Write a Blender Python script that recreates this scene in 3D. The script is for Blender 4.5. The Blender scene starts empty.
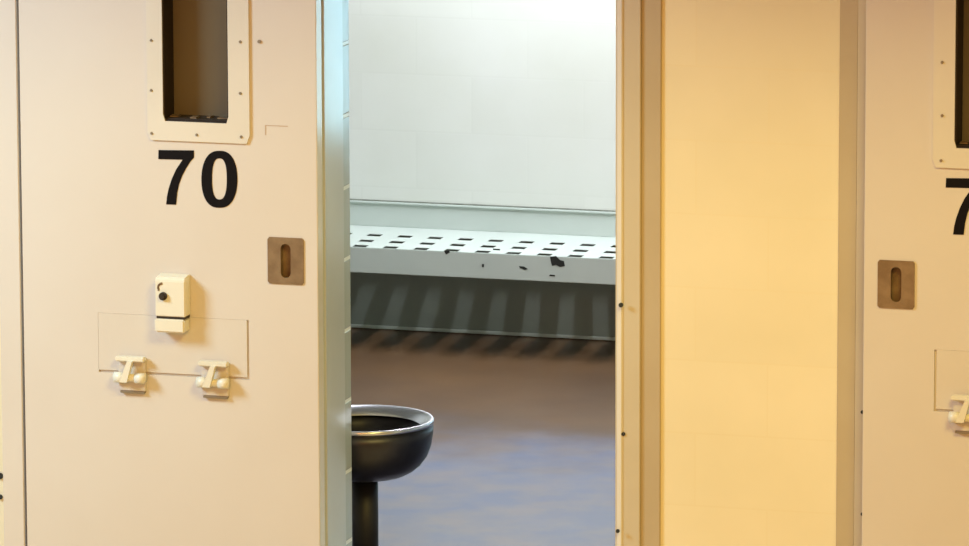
import bpy, bmesh, math, random
from mathutils import Vector, Matrix
random.seed(7)
PI = math.pi
SC = bpy.context.scene
C = SC.collection

# ------------------------------------------------------------------ camera model
F = 6000.0
PSI, PIT, ROL = math.radians(16.18), math.radians(10.06), math.radians(-0.16)
CAM_H = 3.91
fw = Vector((-math.sin(PSI)*math.cos(PIT), math.cos(PSI)*math.cos(PIT), -math.sin(PIT)))
rt0 = Vector((math.cos(PSI), math.sin(PSI), 0)); up0 = rt0.cross(fw)
rt = rt0*math.cos(ROL) + up0*math.sin(ROL); up = -rt0*math.sin(ROL) + up0*math.cos(ROL)
def ray(x, y): return fw + rt*((x-484.5)/F) - up*((y-273)/F)
ZC = F*math.cos(PIT)/355.0
d0 = ray(345, 225)
CAM = Vector((-d0.x*ZC, -d0.y*ZC, CAM_H))        # the wall face is the plane Y = 0
def P(x, y, Y=0.0):                               # point of the vertical plane Y seen at a photo pixel
    d = ray(x, y); t = (Y-CAM.y)/d.y
    return CAM + d*t
def PF(x, y, z=0.0):
    d = ray(x, y); return CAM + d*((z-CAM.z)/d.z)
def proj(p):
    v = Vector(p)-CAM; z = v.dot(fw)
    return (484.5+F*v.dot(rt)/z, 273-F*v.dot(up)/z)

cd = bpy.data.cameras.new('camera'); co = bpy.data.objects.new('camera', cd); C.objects.link(co)
cd.sensor_fit = 'HORIZONTAL'; cd.sensor_width = 36; cd.lens = 36*F/969.0; cd.clip_end = 200
co.matrix_world = Matrix((( rt.x, up.x, -fw.x, CAM.x), (rt.y, up.y, -fw.y, CAM.y), (rt.z, up.z, -fw.z, CAM.z), (0,0,0,1)))
SC.camera = co
SC.view_settings.view_transform = 'Standard'; SC.view_settings.look = 'None'
SC.view_settings.gamma = 1; SC.view_settings.exposure = 0; SC.view_settings.use_curve_mapping = False

# ------------------------------------------------------------------ materials
def lin(c): return tuple(((v/255)/12.92 if v/255 <= .04045 else ((v/255+.055)/1.055)**2.4) for v in c)+(1,)
def paint(name, col, col2=None, rough=.45, scale=3.0, bump=.05, bscale=60, metal=0, spec=.5, coat=0):
    m = bpy.data.materials.new(name); m.use_nodes = True; nt = m.node_tree; N = nt.nodes; L = nt.links
    b = N['Principled BSDF']; b.inputs['Roughness'].default_value = rough; b.inputs['Metallic'].default_value = metal
    b.inputs['Specular IOR Level'].default_value = spec; b.inputs['Coat Weight'].default_value = coat
    b.inputs['Coat Roughness'].default_value = .15
    tc = N.new('ShaderNodeTexCoord')
    n = N.new('ShaderNodeTexNoise'); n.inputs['Scale'].default_value = scale; n.inputs['Detail'].default_value = 5
    L.new(tc.outputs['Object'], n.inputs['Vector'])
    r = N.new('ShaderNodeValToRGB'); r.color_ramp.elements[0].position = .35; r.color_ramp.elements[1].position = .65
    c2 = col2 or tuple(max(0, v-7) for v in col)
    r.color_ramp.elements[0].color = lin(c2); r.color_ramp.elements[1].color = lin(col)
    L.new(n.outputs['Fac'], r.inputs['Fac']); L.new(r.outputs['Color'], b.inputs['Base Color'])
    n2 = N.new('ShaderNodeTexNoise'); n2.inputs['Scale'].default_value = bscale; n2.inputs['Detail'].default_value = 3
    L.new(tc.outputs['Object'], n2.inputs['Vector'])
    bp = N.new('ShaderNodeBump'); bp.inputs['Strength'].default_value = bump; bp.inputs['Distance'].default_value = .01
    L.new(n2.outputs['Fac'], bp.inputs['Height']); L.new(bp.outputs['Normal'], b.inputs['Normal'])
    m['bsdf'] = 1
    return m
def block(name, col, mortar, axis='X', zoff=0.0, rough=.6, mort=.008, xoff=0.0, bstr=.5):
    """painted concrete blocks 406 x 203 mm; axis = horizontal axis along the wall"""
    m = bpy.data.materials.new(name); m.use_nodes = True; nt = m.node_tree; N = nt.nodes; L = nt.links
    b = N['Principled BSDF']; b.inputs['Roughness'].default_value = rough
    tc = N.new('ShaderNodeTexCoord'); sp = N.new('ShaderNodeSeparateXYZ'); cb = N.new('ShaderNodeCombineXYZ')
    L.new(tc.outputs['Object'], sp.inputs[0])
    ax = N.new('ShaderNodeMath'); ax.inputs[1].default_value = 20+xoff; L.new(sp.outputs[axis], ax.inputs[0])
    az = N.new('ShaderNodeMath'); az.inputs[1].default_value = 0.2032*50-zoff; L.new(sp.outputs['Z'], az.inputs[0])
    L.new(ax.outputs[0], cb.inputs[0]); L.new(az.outputs[0], cb.inputs[1])
    br = N.new('ShaderNodeTexBrick'); br.inputs['Scale'].default_value = 1
    br.inputs['Brick Width'].default_value = .4064; br.inputs['Row Height'].default_value = .2032
    br.inputs['Mortar Size'].default_value = mort*.5; br.inputs['Mortar Smooth'].default_value = .4
    br.inputs['Color1'].default_value = lin(col); br.inputs['Color2'].default_value = lin(tuple(v-3 for v in col))
    br.inputs['Mortar'].default_value = lin(mortar); L.new(cb.outputs[0], br.inputs['Vector'])
    n = N.new('ShaderNodeTexNoise'); n.inputs['Scale'].default_value = 2.5; n.inputs['Detail'].default_value = 4
    L.new(tc.outputs['Object'], n.inputs['Vector'])
    mx = N.new('ShaderNodeMix'); mx.data_type = 'RGBA'; mx.blend_type = 'MULTIPLY'; mx.inputs[0].default_value = 1
    r = N.new('ShaderNodeValToRGB'); r.color_ramp.elements[0].position = .3; r.color_ramp.elements[1].position = .7
    r.color_ramp.elements[0].color = (.93,.93,.9,1); r.color_ramp.elements[1].color = (1,1,1,1)
    L.new(n.outputs['Fac'], r.inputs['Fac']); L.new(br.outputs['Color'], mx.inputs[6]); L.new(r.outputs['Color'], mx.inputs[7])
    L.new(mx.outputs[2], b.inputs['Base Color'])
    n2 = N.new('ShaderNodeTexNoise'); n2.inputs['Scale'].default_value = 45; L.new(tc.outputs['Object'], n2.inputs['Vector'])
    ad = N.new('ShaderNodeMath'); ad.operation = 'MULTIPLY_ADD'; ad.inputs[1].default_value = -1.0
    ml = N.new('ShaderNodeMath'); ml.operation = 'MULTIPLY'; ml.inputs[1].default_value = .325; L.new(n2.outputs['Fac'], ml.inputs[0])
    L.new(br.outputs['Fac'], ad.inputs[0]); L.new(ml.outputs[0], ad.inputs[2])
    bp = N.new('ShaderNodeBump'); bp.inputs['Strength'].default_value = bstr; bp.inputs['Distance'].default_value = .004
    L.new(ad.outputs[0], bp.inputs['Height']); L.new(bp.outputs['Normal'], b.inputs['Normal'])
    return m
MORT = P(735, 508).z % .2032                       # height of a bed joint on the outer wall
MORTB = P(560, 80, 4.33).z % .2032                 # and on the cell's back wall
M = {}
M['door'] = paint('cream_door_paint', (212,202,193), (209,198,188), rough=.42, scale=2.2, bump=.03)
M['hatch'] = paint('cream_hatch_paint', (211,201,191), (208,197,186), rough=.42, scale=4, bump=.03)
M['plate'] = paint('cream_plate_paint', (218,209,196), rough=.38, bump=.02)
M['latch'] = paint('bright_cream_paint', (228,221,204), rough=.35, bump=.02)
M['column'] = block('peach_painted_block', (237,222,186), (235,219,181), zoff=MORT, rough=.55, xoff=.13, mort=.006, bstr=.05)
M['joint'] = block('grey_painted_block_end', (184,193,196), (244,250,252), axis='Y', zoff=MORT, rough=.22, mort=.014, xoff=.05)
M['khaki'] = paint('khaki_frame_paint', (188,170,139), (182,163,131), rough=.5)
M['cream'] = paint('cream_frame_paint', (202,189,164), (197,183,156), rough=.45)
M['jamb'] = paint('grey_jamb_paint', (200,206,212), (192,199,206), rough=.17, bump=.02)
M['edge'] = paint('pale_glossy_edge', (226,222,216), rough=.12, bump=.0)
M['back'] = block('pale_green_painted_block', (203,208,201), (200,205,198), zoff=MORTB, rough=.5, bstr=.08, xoff=.0)
M['side'] = block('pale_green_side_block', (203,208,201), (200,205,198), axis='Y', zoff=MORTB, rough=.5, bstr=.15)
M['ceil'] = paint('white_ceiling_paint', (195,195,188), rough=.7)
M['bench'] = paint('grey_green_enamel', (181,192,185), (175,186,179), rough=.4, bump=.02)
M['under'] = paint('under_bench_shade_tone', (128,138,130), (118,128,120), rough=.5, bump=.02)  # darker tone carries the shade under the bench
M['bounce_floor'] = paint('pale_bounce_floor', (222,200,158), (214,190,146), rough=.35)  # pale tone chosen to bounce light up the doors
M['inside'] = paint('bowl_inside_shade', (44,43,46), (34,33,36), rough=.35, metal=1.0, scale=8, bump=.02)  # dark reflection inside the bowl put into the steel colour
M['gap_shade'] = paint('flange_gap_shade', (128,134,124), (104,110,100), rough=.7, scale=30)  # shade of the gap above the bench flange, put into a colour
M['chip'] = paint('bare_dark_metal', (38,44,42), (24,28,28), rough=.5)
M['steel'] = paint('dark_brushed_steel', (74,73,78), (58,57,62), rough=.42, metal=1.0, bump=.02, scale=8)
M['post'] = paint('dull_steel_post', (62,60,60), (50,48,49), rough=.55, metal=.8)
M['rim'] = paint('polished_steel_rim', (208,208,216), rough=.26, metal=1.0, bump=.01)
M['pull'] = paint('tarnished_steel', (146,122,94), (128,104,78), rough=.45, metal=.35, scale=30)
M['recess'] = paint('grimy_recess', (132,108,80), (100,76,52), rough=.5, scale=25)
M['dark'] = paint('dark_recess', (46,34,22), (30,22,14), rough=.6)
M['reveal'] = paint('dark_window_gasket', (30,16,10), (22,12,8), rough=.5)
M['rivet'] = paint('grey_rivet', (150,138,122), rough=.4, metal=.5)
M['number'] = paint('black_number_vinyl', (14,8,9), (11,6,7), rough=.7, spec=.15)
M['tape'] = paint('old_tape_residue', (190,164,140), rough=.5)
M['pane_glow'] = bpy.data.materials.new('added_pane_glow'); M['pane_glow'].use_nodes = True  # glow for the added window's pane
M['housing'] = paint('white_lamp_housing', (230,230,225))
YW = PF(500, 425).y

def floor_mat():
    m = paint('sealed_concrete_blue_sheen', (92,64,31), (74,50,24), rough=.6, scale=1.6, bump=.02, bscale=14)
    nt = m.node_tree; N = nt.nodes; L = nt.links; b = N['Principled BSDF']
    n = N.new('ShaderNodeTexNoise'); n.inputs['Scale'].default_value = 4; n.inputs['Detail'].default_value = 6
    tc = N.new('ShaderNodeTexCoord'); L.new(tc.outputs['Object'], n.inputs['Vector'])
    mr = N.new('ShaderNodeMapRange'); mr.inputs['From Min'].default_value = .3; mr.inputs['From Max'].default_value = .7
    mr.inputs['To Min'].default_value = .14; mr.inputs['To Max'].default_value = .26
    # bluish sheen put into the base colour; brown concrete along the bench
    sp = N.new('ShaderNodeSeparateXYZ'); L.new(tc.outputs['Object'], sp.inputs[0])
    nn = N.new('ShaderNodeTexNoise'); nn.inputs['Scale'].default_value = 2.2; nn.inputs['Detail'].default_value = 4
    L.new(tc.outputs['Object'], nn.inputs['Vector'])
    ma = N.new('ShaderNodeMath'); ma.operation = 'MULTIPLY_ADD'; ma.inputs[1].default_value = 1.6
    L.new(nn.outputs['Fac'], ma.inputs[0]); L.new(sp.outputs['Y'], ma.inputs[2])
    ms = N.new('ShaderNodeMapRange'); ms.interpolation_type = 'SMOOTHSTEP'; ms.inputs['From Min'].default_value = YW-.75+.8; ms.inputs['From Max'].default_value = YW+.15+.8
    L.new(ma.outputs[0], ms.inputs['Value'])
    old = b.inputs['Base Color'].links[0].from_socket
    r2 = N.new('ShaderNodeValToRGB'); r2.color_ramp.elements[0].position = .35; r2.color_ramp.elements[1].position = .65
    r2.color_ramp.elements[0].color = lin((74,86,118)); r2.color_ramp.elements[1].color = lin((102,97,108))
    nb = N.new('ShaderNodeTexNoise'); nb.inputs['Scale'].default_value = 5; nb.inputs['Detail'].default_value = 6
    L.new(tc.outputs['Object'], nb.inputs['Vector']); L.new(nb.outputs['Fac'], r2.inputs['Fac'])
    mx = N.new('ShaderNodeMix'); mx.data_type = 'RGBA'; L.new(ms.outputs[0], mx.inputs[0]); L.new(r2.outputs['Color'], mx.inputs[6]); L.new(old, mx.inputs[7])
    L.new(mx.outputs[2], b.inputs['Base Color'])
    b.inputs['Coat Weight'].default_value = .54; b.inputs['Coat IOR'].default_value = 1.5
    L.new(n.outputs['Fac'], mr.inputs['Value']); L.new(mr.outputs[0], b.inputs['Coat Roughness'])
    return m
M['floor'] = floor_mat()
def glass_mat():
    m = bpy.data.materials.new('brown_tinted_glass'); m.use_nodes = True
    b = m.node_tree.nodes['Principled BSDF']; b.inputs['Base Color'].default_value = lin((128,112,88))
    b.inputs['Roughness'].default_value = .3; b.inputs['Transmission Weight'].default_value = .35
    return m
M['glass'] = glass_mat()

# ------------------------------------------------------------------ mesh helpers
def obj(name, bm, mat, parent=None, smooth=False):
    me = bpy.data.meshes.new(name); bmesh.ops.recalc_face_normals(bm, faces=bm.faces[:]); bm.to_mesh(me); bm.free()
    for mm in (mat if isinstance(mat, (list, tuple)) else [mat]): me.materials.append(mm)
    if smooth:
        for p in me.polygons: p.use_smooth = True
    o = bpy.data.objects.new(name, me); C.objects.link(o)
    if parent: o.parent = parent
    return o
def tag(o, label=None, cat=None, kind=None, group=None):
    if label: o['label'] = label
    if cat: o['category'] = cat
    if kind: o['kind'] = kind
    if group: o['group'] = group
    return o
def bx(bm, x0, x1, y0, y1, z0, z1, bev=0.0, mi=0):
    r = bmesh.ops.create_cube(bm, size=1)
    vs = r['verts']
    for v in vs: v.co = Vector(((x0+x1)/2+v.co.x*(x1-x0), (y0+y1)/2+v.co.y*(y1-y0), (z0+z1)/2+v.co.z*(z1-z0)))
    fs = {f for v in vs for f in v.link_faces}
    for f in fs: f.material_index = mi
    if bev:
        es = list({e for v in vs for e in v.link_edges})
        bmesh.ops.bevel(bm, geom=es, offset=bev, segments=2, affect='EDGES', clamp_overlap=True)
def box(x0, x1, y0, y1, z0, z1, bev=0.0):
    bm = bmesh.new(); bx(bm, x0, x1, y0, y1, z0, z1, bev); return bm
def cyl(bm, a, b, r, n=24, r2=None):
    a = Vector(a); b = Vector(b); d = b-a
    mt = Matrix.Translation((a+b)/2) @ d.to_track_quat('Z', 'Y').to_matrix().to_4x4()
    bmesh.ops.create_cone(bm, cap_ends=True, segments=n, radius1=r, radius2=r if r2 is None else r2, depth=d.length, matrix=mt)
def slab(bm, us, vs, holes, w0, w1, mapf):
    """grid slab with rectangular holes; mapf(u, v, w) -> xyz ; holes = set of (i, j)"""
    V = {}
    def g(i, j, k):
        if (i, j, k) not in V: V[i, j, k] = bm.verts.new(mapf(us[i], vs[j], (w0, w1)[k]))
        return V[i, j, k]
    nu, nv = len(us)-1, len(vs)-1
    solid = lambda i, j: 0 <= i < nu and 0 <= j < nv and (i, j) not in holes
    for i in range(nu):
        for j in range(nv):
            if not solid(i, j): continue
            for k in (0, 1): bm.faces.new([g(i,j,k), g(i+1,j,k), g(i+1,j+1,k), g(i,j+1,k)])
            if not solid(i-1, j): bm.faces.new([g(i,j,0), g(i,j+1,0), g(i,j+1,1), g(i,j,1)])
            if not solid(i+1, j): bm.faces.new([g(i+1,j,0), g(i+1,j+1,0), g(i+1,j+1,1), g(i+1,j,1)])
            if not solid(i, j-1): bm.faces.new([g(i,j,0), g(i+1,j,0), g(i+1,j,1), g(i,j,1)])
            if not solid(i, j+1): bm.faces.new([g(i,j+1,0), g(i+1,j+1,0), g(i+1,j+1,1), g(i,j+1,1)])
XZ = lambda u, v, w: (u, w, v)
XY = lambda u, v, w: (u, v, w)
def rrect(cx, cz, hw, hh, r, n=64):
    """n points of a rounded rectangle, one per angle, so that two of them can be bridged"""
    out = []
    for k in range(n):
        a = 2*PI*(k+.5)/n; dx, dz = math.cos(a)*hw, math.sin(a)*hh
        s = min(hw/abs(dx) if dx else 9e9, hh/abs(dz) if dz else 9e9); x, z = dx*s, dz*s
        qx, qz = hw-r, hh-r
        if abs(x) > qx and abs(z) > qz:                                  # pull the corner in
            vx, vz = abs(x)-qx, abs(z)-qz; l = math.hypot(vx, vz)
            x = math.copysign(qx+vx/l*r, x); z = math.copysign(qz+vz/l*r, z)
        out.append((cx+x, cz+z))
    return out
def ring_prism(bm, outer, inner, y0, y1):
    n = len(outer)
    def L(p, y): return [bm.verts.new((a, y, b)) for a, b in p]
    o0, o1, i0, i1 = L(outer, y0), L(outer, y1), L(inner, y0), L(inner, y1)
    for k in range(n):
        q = (k+1) % n
        for A, B in ((o0, i0), (o1, i1), (o0, o1), (i0, i1)): bm.faces.new([A[k], A[q], B[q], B[k]])
def prism(bm, poly, y0, y1):
    a = [bm.verts.new((x, y0, z)) for x, z in poly]; b = [bm.verts.new((x, y1, z)) for x, z in poly]
    fs = [bm.faces.new(a), bm.faces.new(b[::-1])]
    for k in range(len(a)):
        q = (k+1) % len(a); fs.append(bm.faces.new([a[k], a[q], b[q], b[k]]))
    return fs

# ------------------------------------------------------------------ dimensions read off the photo
CELL_D = 4.33; WT = .22                    # cell depth, wall thickness
DY0, DY1 = -.105, -.055                    # a sliding door's front and back face
TOP = 2.15                                 # head of the openings
XL = 0.0                                   # left side of the opening (wall end), set below
XJ = P(350, 225, WT).x                     # wall end plane
XR = P(616.7, 273, 0).x                    # right side of the opening
dR = P(317.6, 273+40, DY0).x               # leading edge of the open door
dL = P(23, 273, DY0).x                     # its trailing edge
d2 = P(864.5, 273, DY0).x                  # leading edge of the neighbour's door
DW = dR-dL


# ------------------------------------------------------------------ the setting
def struct(name, bm, m, label=None, parent=None, smooth=False):
    o = obj(name, bm, m, parent, smooth)
    if parent is None: o['kind'] = 'structure'
    if label: o['label'] = label
    return o
CX0, CX1 = -2.3, 1.55                       # the cell's side walls
cx_l, cx_r = P(661, 273).x, P(838, 273).x   # the block column between the two openings
XL69 = P(3, 300).x
bm = bmesh.new()
us = [-6, dL-.02, XJ, XR, d2+.06, d2+.95, 6]; zs = [0, TOP, 2.75]
slab(bm, us, zs, {(2, 0), (4, 0)}, 0, WT, XZ)
w = struct('wall_front', bm, [M['column'], M['joint']], 'painted block wall between and around the cell doors')
for f in w.data.polygons:
    if abs(f.normal.x) > .9 and abs(f.center.x-XJ) < .01: f.material_index = 1
WX0, WX1, WZ0, WZ1 = .92, 1.36, .66, 1.75
bm = bmesh.new(); slab(bm, [CX0, WX0, WX1, CX1], [0, WZ0, WZ1, 2.55], {(1, 1)}, CELL_D, CELL_D+.15, XZ)
struct('wall_back', bm, M['back'], 'pale painted block back wall of the open cell')
struct('wall_left', box(CX0-.15, CX0, WT, CELL_D+.15, 0, 2.55), M['side'], 'left block wall inside the open cell')
struct('wall_right', box(CX1, CX1+.15, WT, CELL_D+.15, 0, 2.55), M['side'], 'right block wall inside the open cell')
struct('ceiling', box(CX0-.15, CX1+.15, WT, CELL_D+.15, 2.55, 2.7), M['ceil'], 'ceiling of the open cell')
struct('floor', box(CX0-.15, CX1+.15, WT*.5, CELL_D+.15, -.15, 0), M['floor'], 'sealed concrete floor of the cell, bluish sheen in its colour')
struct('floor_corridor', box(-9, 9, -22, WT*.5, -.15, 0), M['bounce_floor'], 'pale tan floor of the corridor in front of the cells, kept pale to bounce light')
bm = bmesh.new(); slab(bm, [WX0, WX0+.03, WX1-.03, WX1], [WZ0, WZ0+.03, WZ1-.03, WZ1], {(1, 1)}, CELL_D-.006, CELL_D+.09, XZ)  # added unseen window, gives cool light to jamb and cell
win = struct('added_window_1', bm, M['bench'], 'unseen tall window added in the back wall of the cell for cool light')
m = M['pane_glow']; pb = m.node_tree.nodes['Principled BSDF']; pb.inputs['Base Color'].default_value = (.1, .12, .14, 1)
pb.inputs['Emission Color'].default_value = (.47, .83, 1.0, 1); pb.inputs['Emission Strength'].default_value = 8.5
obj('added_glow_pane', box(WX0+.03, WX1-.03, CELL_D+.06, CELL_D+.066, WZ0+.03, WZ1-.03), m, win)
# steel lining of the opening, left side
struct('trim_1', box(XJ-.004, XJ+.012, -.044, .125, 0, TOP), M['jamb'], 'grey painted steel jamb at the left of the open doorway')
# frame strips
def strip(name, x0, x1, m, y0, y1, label):
    return struct(name, box(x0, x1, y0, y1, 0, TOP, .002), m, label)
xa, xb, xc = XR, P(640.5, 273, -.012).x, P(660.8, 273, -.006).x
st = strip('trim_2', xa, xb, M['cream'], -.014, .0, 'cream steel frame strip at the right of the open doorway')
xg = P(616.7, 273, -.018).x
ed = struct('edge_channel', box(xg, xg+.016, -.018, .06, 0, TOP, .003), M['edge'], parent=st)
strip('trim_3', xb, xc, M['khaki'], -.007, .0, 'khaki frame strip between the doorway and the block column')
xd, xe = P(838, 273, -.006).x, P(856, 273, -.012).x
strip('trim_4', xd, xe, M['khaki'], -.007, .0, 'khaki frame strip at the right of the block column')
s5 = strip('trim_5', xe, d2+.06, M['cream'], -.014, .0, 'narrow cream frame strip beside the right hand door')
xf = P(1.6, 400, DY0+.006).x
s6 = strip('trim_6', xf, P(20.2, 273, DY0+.006).x, M['door'], DY0+.006, .0, 'cream frame strip left of the numbered sliding door')
# screws in the frame strips
def screw(parent, x, y, Y, r=.0055):
    p = P(x, y, Y); b = bmesh.new(); cyl(b, (p.x, Y+.002, p.z), (p.x, Y-.003, p.z), r, 12)
    return obj('screw', b, M['chip'], parent)
screw(st, 621, 305, -.030, .0065); screw(st, 623.5, 434, -.014); screw(st, 617.8, 531, -.030)
for y in (412, 514): screw(s5, 862.5, y, -.014, .005)
screw(s6, 1.2, 476, -.02, .007) if False else None
b = bmesh.new()
for y, r in ((476, .009), (497, .007)):
    p = P(.2, y, -.003); cyl(b, (p.x, 0, p.z), (p.x, -.006, p.z), r, 12)
bolts = obj('bolt_pair', b, M['chip'], s6)
# header rail above the openings
struct('trim_7', box(-3.6, 4.2, -.14, 0, TOP, TOP+.16, .004), M['cream'], 'steel header rail above the sliding doors')

# ------------------------------------------------------------------ digits
def px_poly(pts, sc=5.2, ox=140, oy=110):
    out = []
    for x, y in pts:
        p = P(ox+x/sc, oy+y/sc, DY0); out.append((p.x, p.z))
    return out
SEVEN = [(97,208),(281,210),(281,247),(262,268),(240,303),(220,342),(204,384),(194,430),(188,492),(137,490),(141,450),(150,408),(166,358),(188,310),(222,258),(96,255)]
def zero_ring():
    o, i = [], []
    for k in range(56):
        a = 2*PI*k/56; c, s = math.cos(a), math.sin(a)
        e = .78
        o.append((413.5+93.5*math.copysign(abs(c)**e, c), 360+148*math.copysign(abs(s)**.95, s)))
        i.append((413.5+38.5*math.copysign(abs(c)**e, c), 358+107*math.copysign(abs(s)**.82, s)))
    return px_poly(o), px_poly(i)

# ------------------------------------------------------------------ sliding doors
def hw(x, y, Y=DY0):                         # door-plane coordinates: distance from the leading edge, height
    p = P(x, y, Y); return dR-p.x, p.z
def make_door(name, lead, s, label, numbers, k=1.0):
    """lead = X of the leading edge; s = -1 body runs to the left of it, +1 to the right"""
    X = lambda u: lead+s*u*k
    def rb(u0, u1): return (min(X(u0), X(u1)), max(X(u0), X(u1)))
    root = bpy.data.objects.new(name, None); C.objects.link(root); root.location = (0, 0, 0)
    tag(root, label, 'door', 'structure')
    # window opening and hatch opening in the door leaf
    wu0, _ = hw(229, 100); wu1, _ = hw(163.5, 100); _, wz0 = hw(196, 122)
    hu0, _ = hw(247, 350); hu1, _ = hw(98.5, 345); _, hz1 = hw(172, 316.5); _, hz0 = hw(172, 373.5)
    wz1 = wz0+.62
    gR, gL, gB, gT = .006, .0004, .0065, .0004      # the seam is widest at the leading side and below
    fu0, _ = hw(304, 260); fu1, _ = hw(268, 260); _, fz1 = hw(286, 237.5); _, fz0 = hw(286, 284)
    fcu = (fu0+fu1)/2; fz = (fz0+fz1)/2; ph = (fz1-fz0)/2-.016; pw = .0165
    ul = sorted([0, wu0, wu1, hu0-gR, hu1+gL, fcu-pw, fcu+pw, DW]); zl = [.03, hz0-gB, hz1+gT, fz-ph, fz+ph, wz0, wz1, TOP+.03]
    holes = set()
    for i in range(len(ul)-1):
        mid = (ul[i]+ul[i+1])/2
        if wu0 < mid < wu1: holes.add((i, 5))
        if fcu-pw < mid < fcu+pw: holes.add((i, 3))
        if hu0-gR < mid < hu1+gL: holes.add((i, 1))
    b = bmesh.new(); slab(b, ul, zl, holes, DY0, DY1, lambda u, v, w: (X(u), w, v))
    leaf = obj('door_leaf', b, M['door'], root)
    e0, e1 = rb(-.0015, .002); obj('leading_edge', box(e0, e1, DY0+.002, DY1-.002, .03, TOP+.03), M['edge'], root)
    # window: gasket reveal, glass, outer plate with rivets
    pu0, _ = hw(250, 100); pu1, _ = hw(147.8, 100); _, pz0 = hw(200, 141.6)
    a0, a1 = rb(pu0, pu1); w0, w1 = rb(wu0, wu1); pz1 = wz1+(wz0-pz0)
    b = bmesh.new()
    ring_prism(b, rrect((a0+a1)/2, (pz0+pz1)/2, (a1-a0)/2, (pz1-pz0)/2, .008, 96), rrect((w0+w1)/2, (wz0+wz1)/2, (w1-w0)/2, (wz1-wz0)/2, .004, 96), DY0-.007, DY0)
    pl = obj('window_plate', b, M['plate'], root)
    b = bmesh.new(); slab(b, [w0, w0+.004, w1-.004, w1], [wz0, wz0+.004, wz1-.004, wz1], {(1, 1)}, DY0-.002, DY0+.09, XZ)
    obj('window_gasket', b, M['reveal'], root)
    b = bmesh.new(); bx(b, w0+.004, w1-.004, DY0+.004, DY0+.078, wz0+.004, wz0+.007, .001)
    for c, hw_, yy in ((.10, .012, .045), (.42, .010, .03), (.62, .006, .05), (.85, .016, .04)):
        c = w0+c*(w1-w0); bx(b, c-hw_, c+hw_, DY0+yy-.014, DY0+yy+.014, wz0+.006, wz0+.011, .001, 1)
    obj('window_sill', b, [M['dark'], M['pull']], root)
    obj('window_glass', box(w0+.003, w1-.003, DY0+.078, DY0+.084, wz0+.004, wz1-.004), M['glass'], root)
    rv = [(152,40),(152,90),(152.5,133),(197.5,134.5),(242,136.5),(241,93),(241,41.5)]
    for x, y in rv:
        u, z = hw(x, y)
        b = bmesh.new(); cyl(b, (X(u), DY0-.006, z), (X(u), DY0-.0105, z), .0048, 12, .003); obj('rivet', b, M['rivet'], pl)
    # the flush pull
    f0, f1 = rb(fu0, fu1); fc = (f0+f1)/2
    b = bmesh.new()
    ring_prism(b, rrect(fc, fz, (f1-f0)/2, (fz1-fz0)/2, .003), rrect(fc, fz, .0145, ph-.002, .0135), DY0-.0035, DY0)
    fp = obj('flush_pull', b, M['pull'], root)
    b = bmesh.new(); slab(b, [fc-pw, fc-pw+.001, fc+pw-.001, fc+pw], [fz-ph, fz-ph+.001, fz+ph-.001, fz+ph], {(1, 1)}, DY0, DY0+.020, XZ)
    bx(b, fc-pw, fc+pw, DY0+.020, DY0+.022, fz-ph, fz+ph)
    obj('finger_recess', b, M['recess'], fp)
    # the food slot hatch
    h0, h1 = rb(hu0, hu1)
    obj('food_hatch', box(h0, h1, DY0+.0002, DY0+.004, hz0, hz1, .0003), M['hatch'], root)
    b = bmesh.new(); bx(b, h0-.0055, h1+.0055, DY0+.0055, DY1, hz0-.006, hz1+.0003); obj('hatch_backing', b, M['hatch'], root)
    # lock box over the hatch
    lu0, _ = hw(185, 296, DY0-.045); lu1, _ = hw(155.5, 296, DY0-.045)
    _, lz1 = hw(170, 281, DY0-.045); _, lz0 = hw(170, 316.5, DY0-.045)
    l0, l1 = rb(lu0, lu1)
    b = bmesh.new(); pts = [(DY0-.048, lz0), (DY0-.048, lz1), (DY0-.040, lz1+.009), (DY0, lz1+.014), (DY0, lz0)]
    va = [b.verts.new((l0, y, z)) for y, z in pts]; vb = [b.verts.new((l1, y, z)) for y, z in pts]
    b.faces.new(va); b.faces.new(vb[::-1])
    for q in range(5): b.faces.new([va[q], va[(q+1) % 5], vb[(q+1) % 5], vb[q]])
    bmesh.ops.bevel(b, geom=b.edges[:], offset=.002, segments=2, affect='EDGES')
    lk = obj('lock_box', b, M['latch'], root)
    kx, kz = hw(163.5, 296, DY0-.048)
    b = bmesh.new(); cyl(b, (X(kx), DY0-.047, kz), (X(kx), DY0-.056, kz), .0115, 20); cyl(b, (X(kx), DY0-.055, kz), (X(kx), DY0-.062, kz), .006, 14)
    obj('lock_cylinder', b, M['dark'], lk)
    b = bmesh.new(); kk = X(kx)
    for q in range(6):
        a = PI*(.55+.12*q); bx(b, kk-.006+.012*math.cos(a), kk-.001+.012*math.cos(a), DY0-.0495, DY0-.047, kz+.020+.012*math.sin(a), kz+.026+.012*math.sin(a))
    obj('worn_mark', b, M['pull'], lk)
    _, bz1 = hw(168, 319.0, DY0-.045); _, bz0 = hw(168, 332.5, DY0-.045)
    obj('lock_bolt', box(l0-.003, l1-.002, DY0-.050, DY0, bz0, bz1, .004), M['latch'], root)
    b = bmesh.new(); bx(b, l0+.002, l1-.002, DY0-.044, DY0, bz1, lz0); obj('lock_gap', b, M['dark'], lk)
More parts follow.
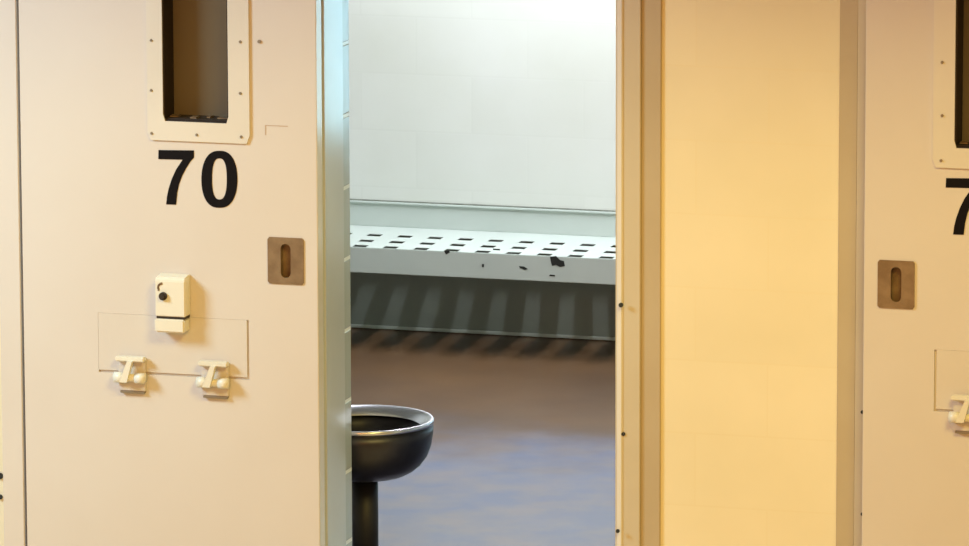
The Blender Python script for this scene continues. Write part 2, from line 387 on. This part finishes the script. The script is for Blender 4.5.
    # two hinge latches on the hatch's lower edge
    for x, y in ((130.5, 372), (213.5, 377)):
        u, z = hw(x, y, DY0-.02); cx = X(u)
        b = bmesh.new(); bx(b, cx-.040, cx+.040, DY0-.010, DY0, z-.056, z+.040, .002)
        hb = obj('hinge_plate', b, M['hatch'], root)
        b = bmesh.new(); bx(b, cx-.043, cx+.043, DY0-.030, DY0-.006, z+.030, z+.044, .003)
        obj('hinge_cap', b, M['latch'], hb)
        b = bmesh.new(); cyl(b, (cx-.047, DY0-.022, z-.016), (cx-.016, DY0-.022, z-.016), .015, 20); cyl(b, (cx+.016, DY0-.022, z-.016), (cx+.045, DY0-.022, z-.016), .015, 20)
        cyl(b, (cx-.046, DY0-.022, z-.016), (cx+.044, DY0-.022, z-.016), .011, 20)
        obj('hinge_barrel', b, M['latch'], hb, True)
        b = bmesh.new()
        pr = [(cx-.002, z+.034), (cx+.012, z+.034), (cx-.004, z-.026), (cx-.026, z-.026)]
        prism(b, pr, DY0-.044, DY0-.026); obj('hinge_arm', b, M['latch'], hb)
        b = bmesh.new(); bx(b, cx-.034, cx+.038, DY0-.013, DY0, z-.062, z-.056, .001); obj('plate_lip', b, M['rivet'], hb)
    # painted numbers
    def digits(off, which):
        if '7' in which:
            b = bmesh.new(); prism(b, [(x+off, z) for x, z in px_poly(SEVEN)], DY0-.0015, DY0); obj('number_seven', b, M['number'], root)
        if '0' in which:
            o, i = zero_ring(); b = bmesh.new(); ring_prism(b, [(x+off, z) for x, z in o], [(x+off, z) for x, z in i], DY0-.0015, DY0); obj('number_zero', b, M['number'], root)
    digits(*numbers)
    return root, X
off7 = P(945.8, 180, DY0).x - P(140+97/5.2, 180, DY0).x
r1, X1 = make_door('door_1', dR, -1, 'cream steel sliding cell door numbered 70, slid open left of the doorway', (0.0, '70'))
r2, X2 = make_door('door_2', d2, +1, 'cream steel sliding cell door at the right edge, only a 7 of its number showing', (off7, '7'), .965)
r2.location.z = .015      # the neighbour hangs a finger's width higher
# extra marks on the open door
u, z = hw(259.5, 41.5); b = bmesh.new(); cyl(b, (X1(u), DY0, z), (X1(u), DY0-.004, z), .005, 12); obj('rivet', b, M['rivet'], r1)
p0, p1 = P(265, 125, DY0), P(288, 136, DY0)
b = bmesh.new(); slab(b, [p0.x, p0.x+.003, p1.x], [p1.z, p0.z-.002, p0.z], {(1, 0)}, DY0-.0008, DY0, XZ); obj('scratch_mark', b, M['tape'], r1)

# ------------------------------------------------------------------ perforated bench on the back wall
BH = P(390, 226.5, CELL_D).z
FL = P(390, 201.8, CELL_D).z-BH             # height of the flange against the wall
BD = CELL_D-PF(480, 253, BH).y
BX0, BX1 = CX0+.02, CX1-.1
root = bpy.data.objects.new('wall_bench', None); C.objects.link(root); root.location = (0, CELL_D, 0)
tag(root, 'pale grey perforated steel bench fixed along the back wall of the cell', 'bench')
PX, HWD, HD = P(450, 240, CELL_D-.25).x-P(450-30.4, 240, CELL_D-.25).x, 0, .044

def cel(o): o.location = (0, -CELL_D, 0); return o
rows = []                                   # (photo pixel of one hole centre, its row)
for (hx, hy) in ((340+240/6.92, 190+312/6.92), (340+183/6.92, 190+351/6.92), (340+135/6.92, 190+390/6.92)):
    d = ray(hx, hy); rows.append(CAM + d*((BH-CAM.z)/d.z))

b = bmesh.new(); T = .0016
ys = [CELL_D-BD]
bounds = [CELL_D-BD+.0]
rr = sorted(rows, key=lambda r: r.y)
rr[0].y = max(rr[0].y, CELL_D-BD+.028)
for k, r in enumerate(rr):
    y0 = CELL_D-BD if k == 0 else (rr[k-1].y+r.y)/2
    y1 = CELL_D if k == 2 else (rr[k+1].y+r.y)/2
    vs = [y0, r.y-HD/2, r.y+HD/2, y1]
    us = [BX0]; holes = set(); i = 0
    k0 = math.ceil((BX0+.08-r.x)/PX); k1 = math.floor((BX1-.08-r.x)/PX)
    for q in range(k0, k1+1):
        c = r.x+q*PX; us += [c-.025, c+.025]; holes.add((2*(q-k0)+1, 1))
    us.append(BX1)
    slab(b, us, vs, holes, BH-T, BH, XY)
cel(obj('bench_seat', b, M['bench'], root))
b = bmesh.new(); bx(b, BX0, BX1, CELL_D-BD-.004, CELL_D-BD+.004, BH-.088, BH+.001, .0015)
def chip(bm, pts):
    q = [P(x, y, CELL_D-BD-.0042) for x, y in pts]
    prism_pts = [(p.x, p.z) for p in q]
    for f in prism(bm, prism_pts, CELL_D-BD-.0048, CELL_D-BD-.003): f.material_index = 1
chip(b, [(550,257),(556,256),(560,260),(564,261),(565,266),(560,267),(556,265),(552,266),(551,262)])
chip(b, [(519,266),(524,266.5),(528,269),(525,270),(520,268)])
chip(b, [(550,274.5),(555,275),(555,276.5),(549,276)])
chip(b, [(482,264),(484,264),(484,267),(482,267)])
chip(b, [(444,251),(449,250.5),(450,252.5),(446,254.5)])
chip(b, [(493,248.6),(500,249),(500,250.4),(493,250)])
cel(obj('front_lip', b, [M['bench'], M['chip']], root))
b = bmesh.new(); bx(b, BX0, BX1, CELL_D-.008, CELL_D-.001, BH, BH+FL-.004, .001)
bx(b, BX0, BX1, CELL_D-.016, CELL_D-.001, BH+FL-.006, BH+FL, .001)
n1 = set(b.faces); bx(b, BX0, BX1, CELL_D-.004, CELL_D-.0002, BH+FL, BH+FL+.005, 0, 1)  # dark strip stands for the gap shade above the flange
cel(obj('back_flange', b, [M['bench'], M['gap_shade']], root))
b = bmesh.new(); bx(b, BX0+.02, BX1-.03, CELL_D-.010, CELL_D-.001, .012, BH-T-.001, .001)  # added panel, toned dark for the shade under the bench
bp = cel(obj('bench_shade_panel', b, M['under'], root))
b = bmesh.new(); bx(b, BX0+.02, BX1-.03, CELL_D-.020, CELL_D-.001, .003, .014, .003); obj('added_pale_lip', b, M['bench'], bp)  # added pale lip for the bright line at the panel's foot
for x in (BX0+.01, BX1-.02):
    b = bmesh.new(); prism_side = [(CELL_D-BD+.01, BH-T), (CELL_D-.001, BH-T), (CELL_D-.001, BH-.30), (CELL_D-.06, BH-.30), (CELL_D-BD+.01, BH-.085)]
    a = [b.verts.new((x, y, z)) for y, z in prism_side]; c = [b.verts.new((x+.008, y, z)) for y, z in prism_side]
    b.faces.new(a); b.faces.new(c[::-1])
    for k in range(5): b.faces.new([a[k], a[(k+1) % 5], c[(k+1) % 5], c[k]])
    cel(obj('bracket', b, M['bench'], root))

# ------------------------------------------------------------------ steel pedestal bowl just inside the doorway
SY = WT+.29
sp = P(364.5, 418, SY); SX = sp.x; SZ = sp.z

R0 = (P(434, 418, SY).x-SX)*math.cos(PSI)+.0
def lathe(prof, n=72):
    bm = bmesh.new(); rings = []
    for r, z in prof:
        if r < 1e-5: rings.append([bm.verts.new((0, 0, z))]*n)
        else: rings.append([bm.verts.new((r*math.cos(2*PI*k/n), r*math.sin(2*PI*k/n), z)) for k in range(n)])
    for A, B in zip(rings, rings[1:]):
        for k in range(n):
            q = (k+1) % n; vs = []
            for v in (A[k], A[q], B[q], B[k]):
                if v not in vs: vs.append(v)
            if len(vs) > 2: bm.faces.new(vs)
    return bm
root = bpy.data.objects.new('pedestal_stool', None); C.objects.link(root); root.location = (SX, SY, 0)
tag(root, 'dark stainless steel bowl-shaped stool on a round post just inside the doorway', 'stool')
h = SZ
bowl = [(.0, h-.172), (.035, h-.173), (R0*.30, h-.172), (R0*.45, h-.170), (R0*.58, h-.164), (R0*.70, h-.152), (R0*.81, h-.134), (R0*.90, h-.109), (R0*.955, h-.080), (R0*.985, h-.045), (R0*.99, h-.012),
        (R0*.97, h-.014), (R0*.84, h-.024), (R0*.79, h-.045), (R0*.66, h-.085), (R0*.4, h-.112), (0, h-.12)]
bo = obj('bowl', lathe(bowl), [M['steel'], M['inside']], root, True)
for f in bo.data.polygons:
    if f.index >= 72*11: f.material_index = 1

rim = [(R0*.80, h-.0245), (R0*.82, h-.0185), (R0*.90, h-.007), (R0*.955, h-.0005), (R0*.985, h), (R0*1.0, h-.004), (R0*1.0, h-.010), (R0*.985, h-.014), (R0*.90, h-.018), (R0*.80, h-.0245)]
obj('rim', lathe(rim), M['rim'], root, True)
b = bmesh.new(); cyl(b, (0,0,.012), (0,0,h-.168), .038, 40); obj('post', b, M['post'], root, True)
b = bmesh.new(); cyl(b, (0,0,0), (0,0,.013), .09, 40); obj('floor_flange', b, M['steel'], root)

# ------------------------------------------------------------------ lamps
def area(name, loc, target, sx, sy, power, col):
    l = bpy.data.lights.new(name, 'AREA'); l.shape = 'RECTANGLE'; l.size = sx; l.size_y = sy; l.energy = power; l.color = col
    o = bpy.data.objects.new(name, l); C.objects.link(o); o.location = loc
    o.rotation_euler = (Vector(target)-Vector(loc)).to_track_quat('-Z', 'Y').to_euler()
    return o
LX = -.42
def lamp_thing(name, x0, x1, y0, y1, z, label):
    r = bpy.data.objects.new(name, None); C.objects.link(r); r.location = ((x0+x1)/2, (y0+y1)/2, z)
    tag(r, label, 'ceiling light')
    cx, cy = (x0+x1)/2, (y0+y1)/2
    obj('housing', box(x0-cx-.03, x1-cx+.03, y0-cy-.03, y1-cy+.03, -.045, 0, .004), M['housing'], r)
    return r
lamp_thing('ceiling_lamp', LX-.06, LX+.06, 2.45, 4.15, 2.55, 'long narrow ceiling light inside the cell above the bench')
LI = {  # name: (location, target, size x, size y, power, colour)
 'cell_tube': ((LX, 3.3, 2.50), (LX, 3.3, 0), .06, 1.6, (100, 101, 109)),
 'dayroom_lamp_left': ((-3.0, -2.3, 2.9), (-.6, 0, .9), 1.1, 1.1, (90, 138, 170)),
 'dayroom_lamp_right': ((3.6, -5.0, 5.4), (1.0, 0, .8), 2.0, 1.5, (272, 222, 62)),
 'added_warm_fill': ((.6, -12.0, 4.6), (.4, 0, .6), 5.0, 2.5, (295, 92, 18)),  # added broad warm fill, stands for no fixture
}
for k, (a, t, sx, sy, pw) in LI.items():
    mx = max(pw); area(k, a, t, sx, sy, mx, tuple(v/mx for v in pw))
struct('added_shade_slab', box(-6, 6, -1.3, 0, 2.55, 2.75), M['ceil'], 'unseen slab added over the cell doors to shade the upper wall')  # added out of view to shade the top of the wall
w = bpy.data.worlds.new('world'); SC.world = w; w.use_nodes = True
w.node_tree.nodes['Background'].inputs[0].default_value = (1,.69,.375,1); w.node_tree.nodes['Background'].inputs[1].default_value = .32
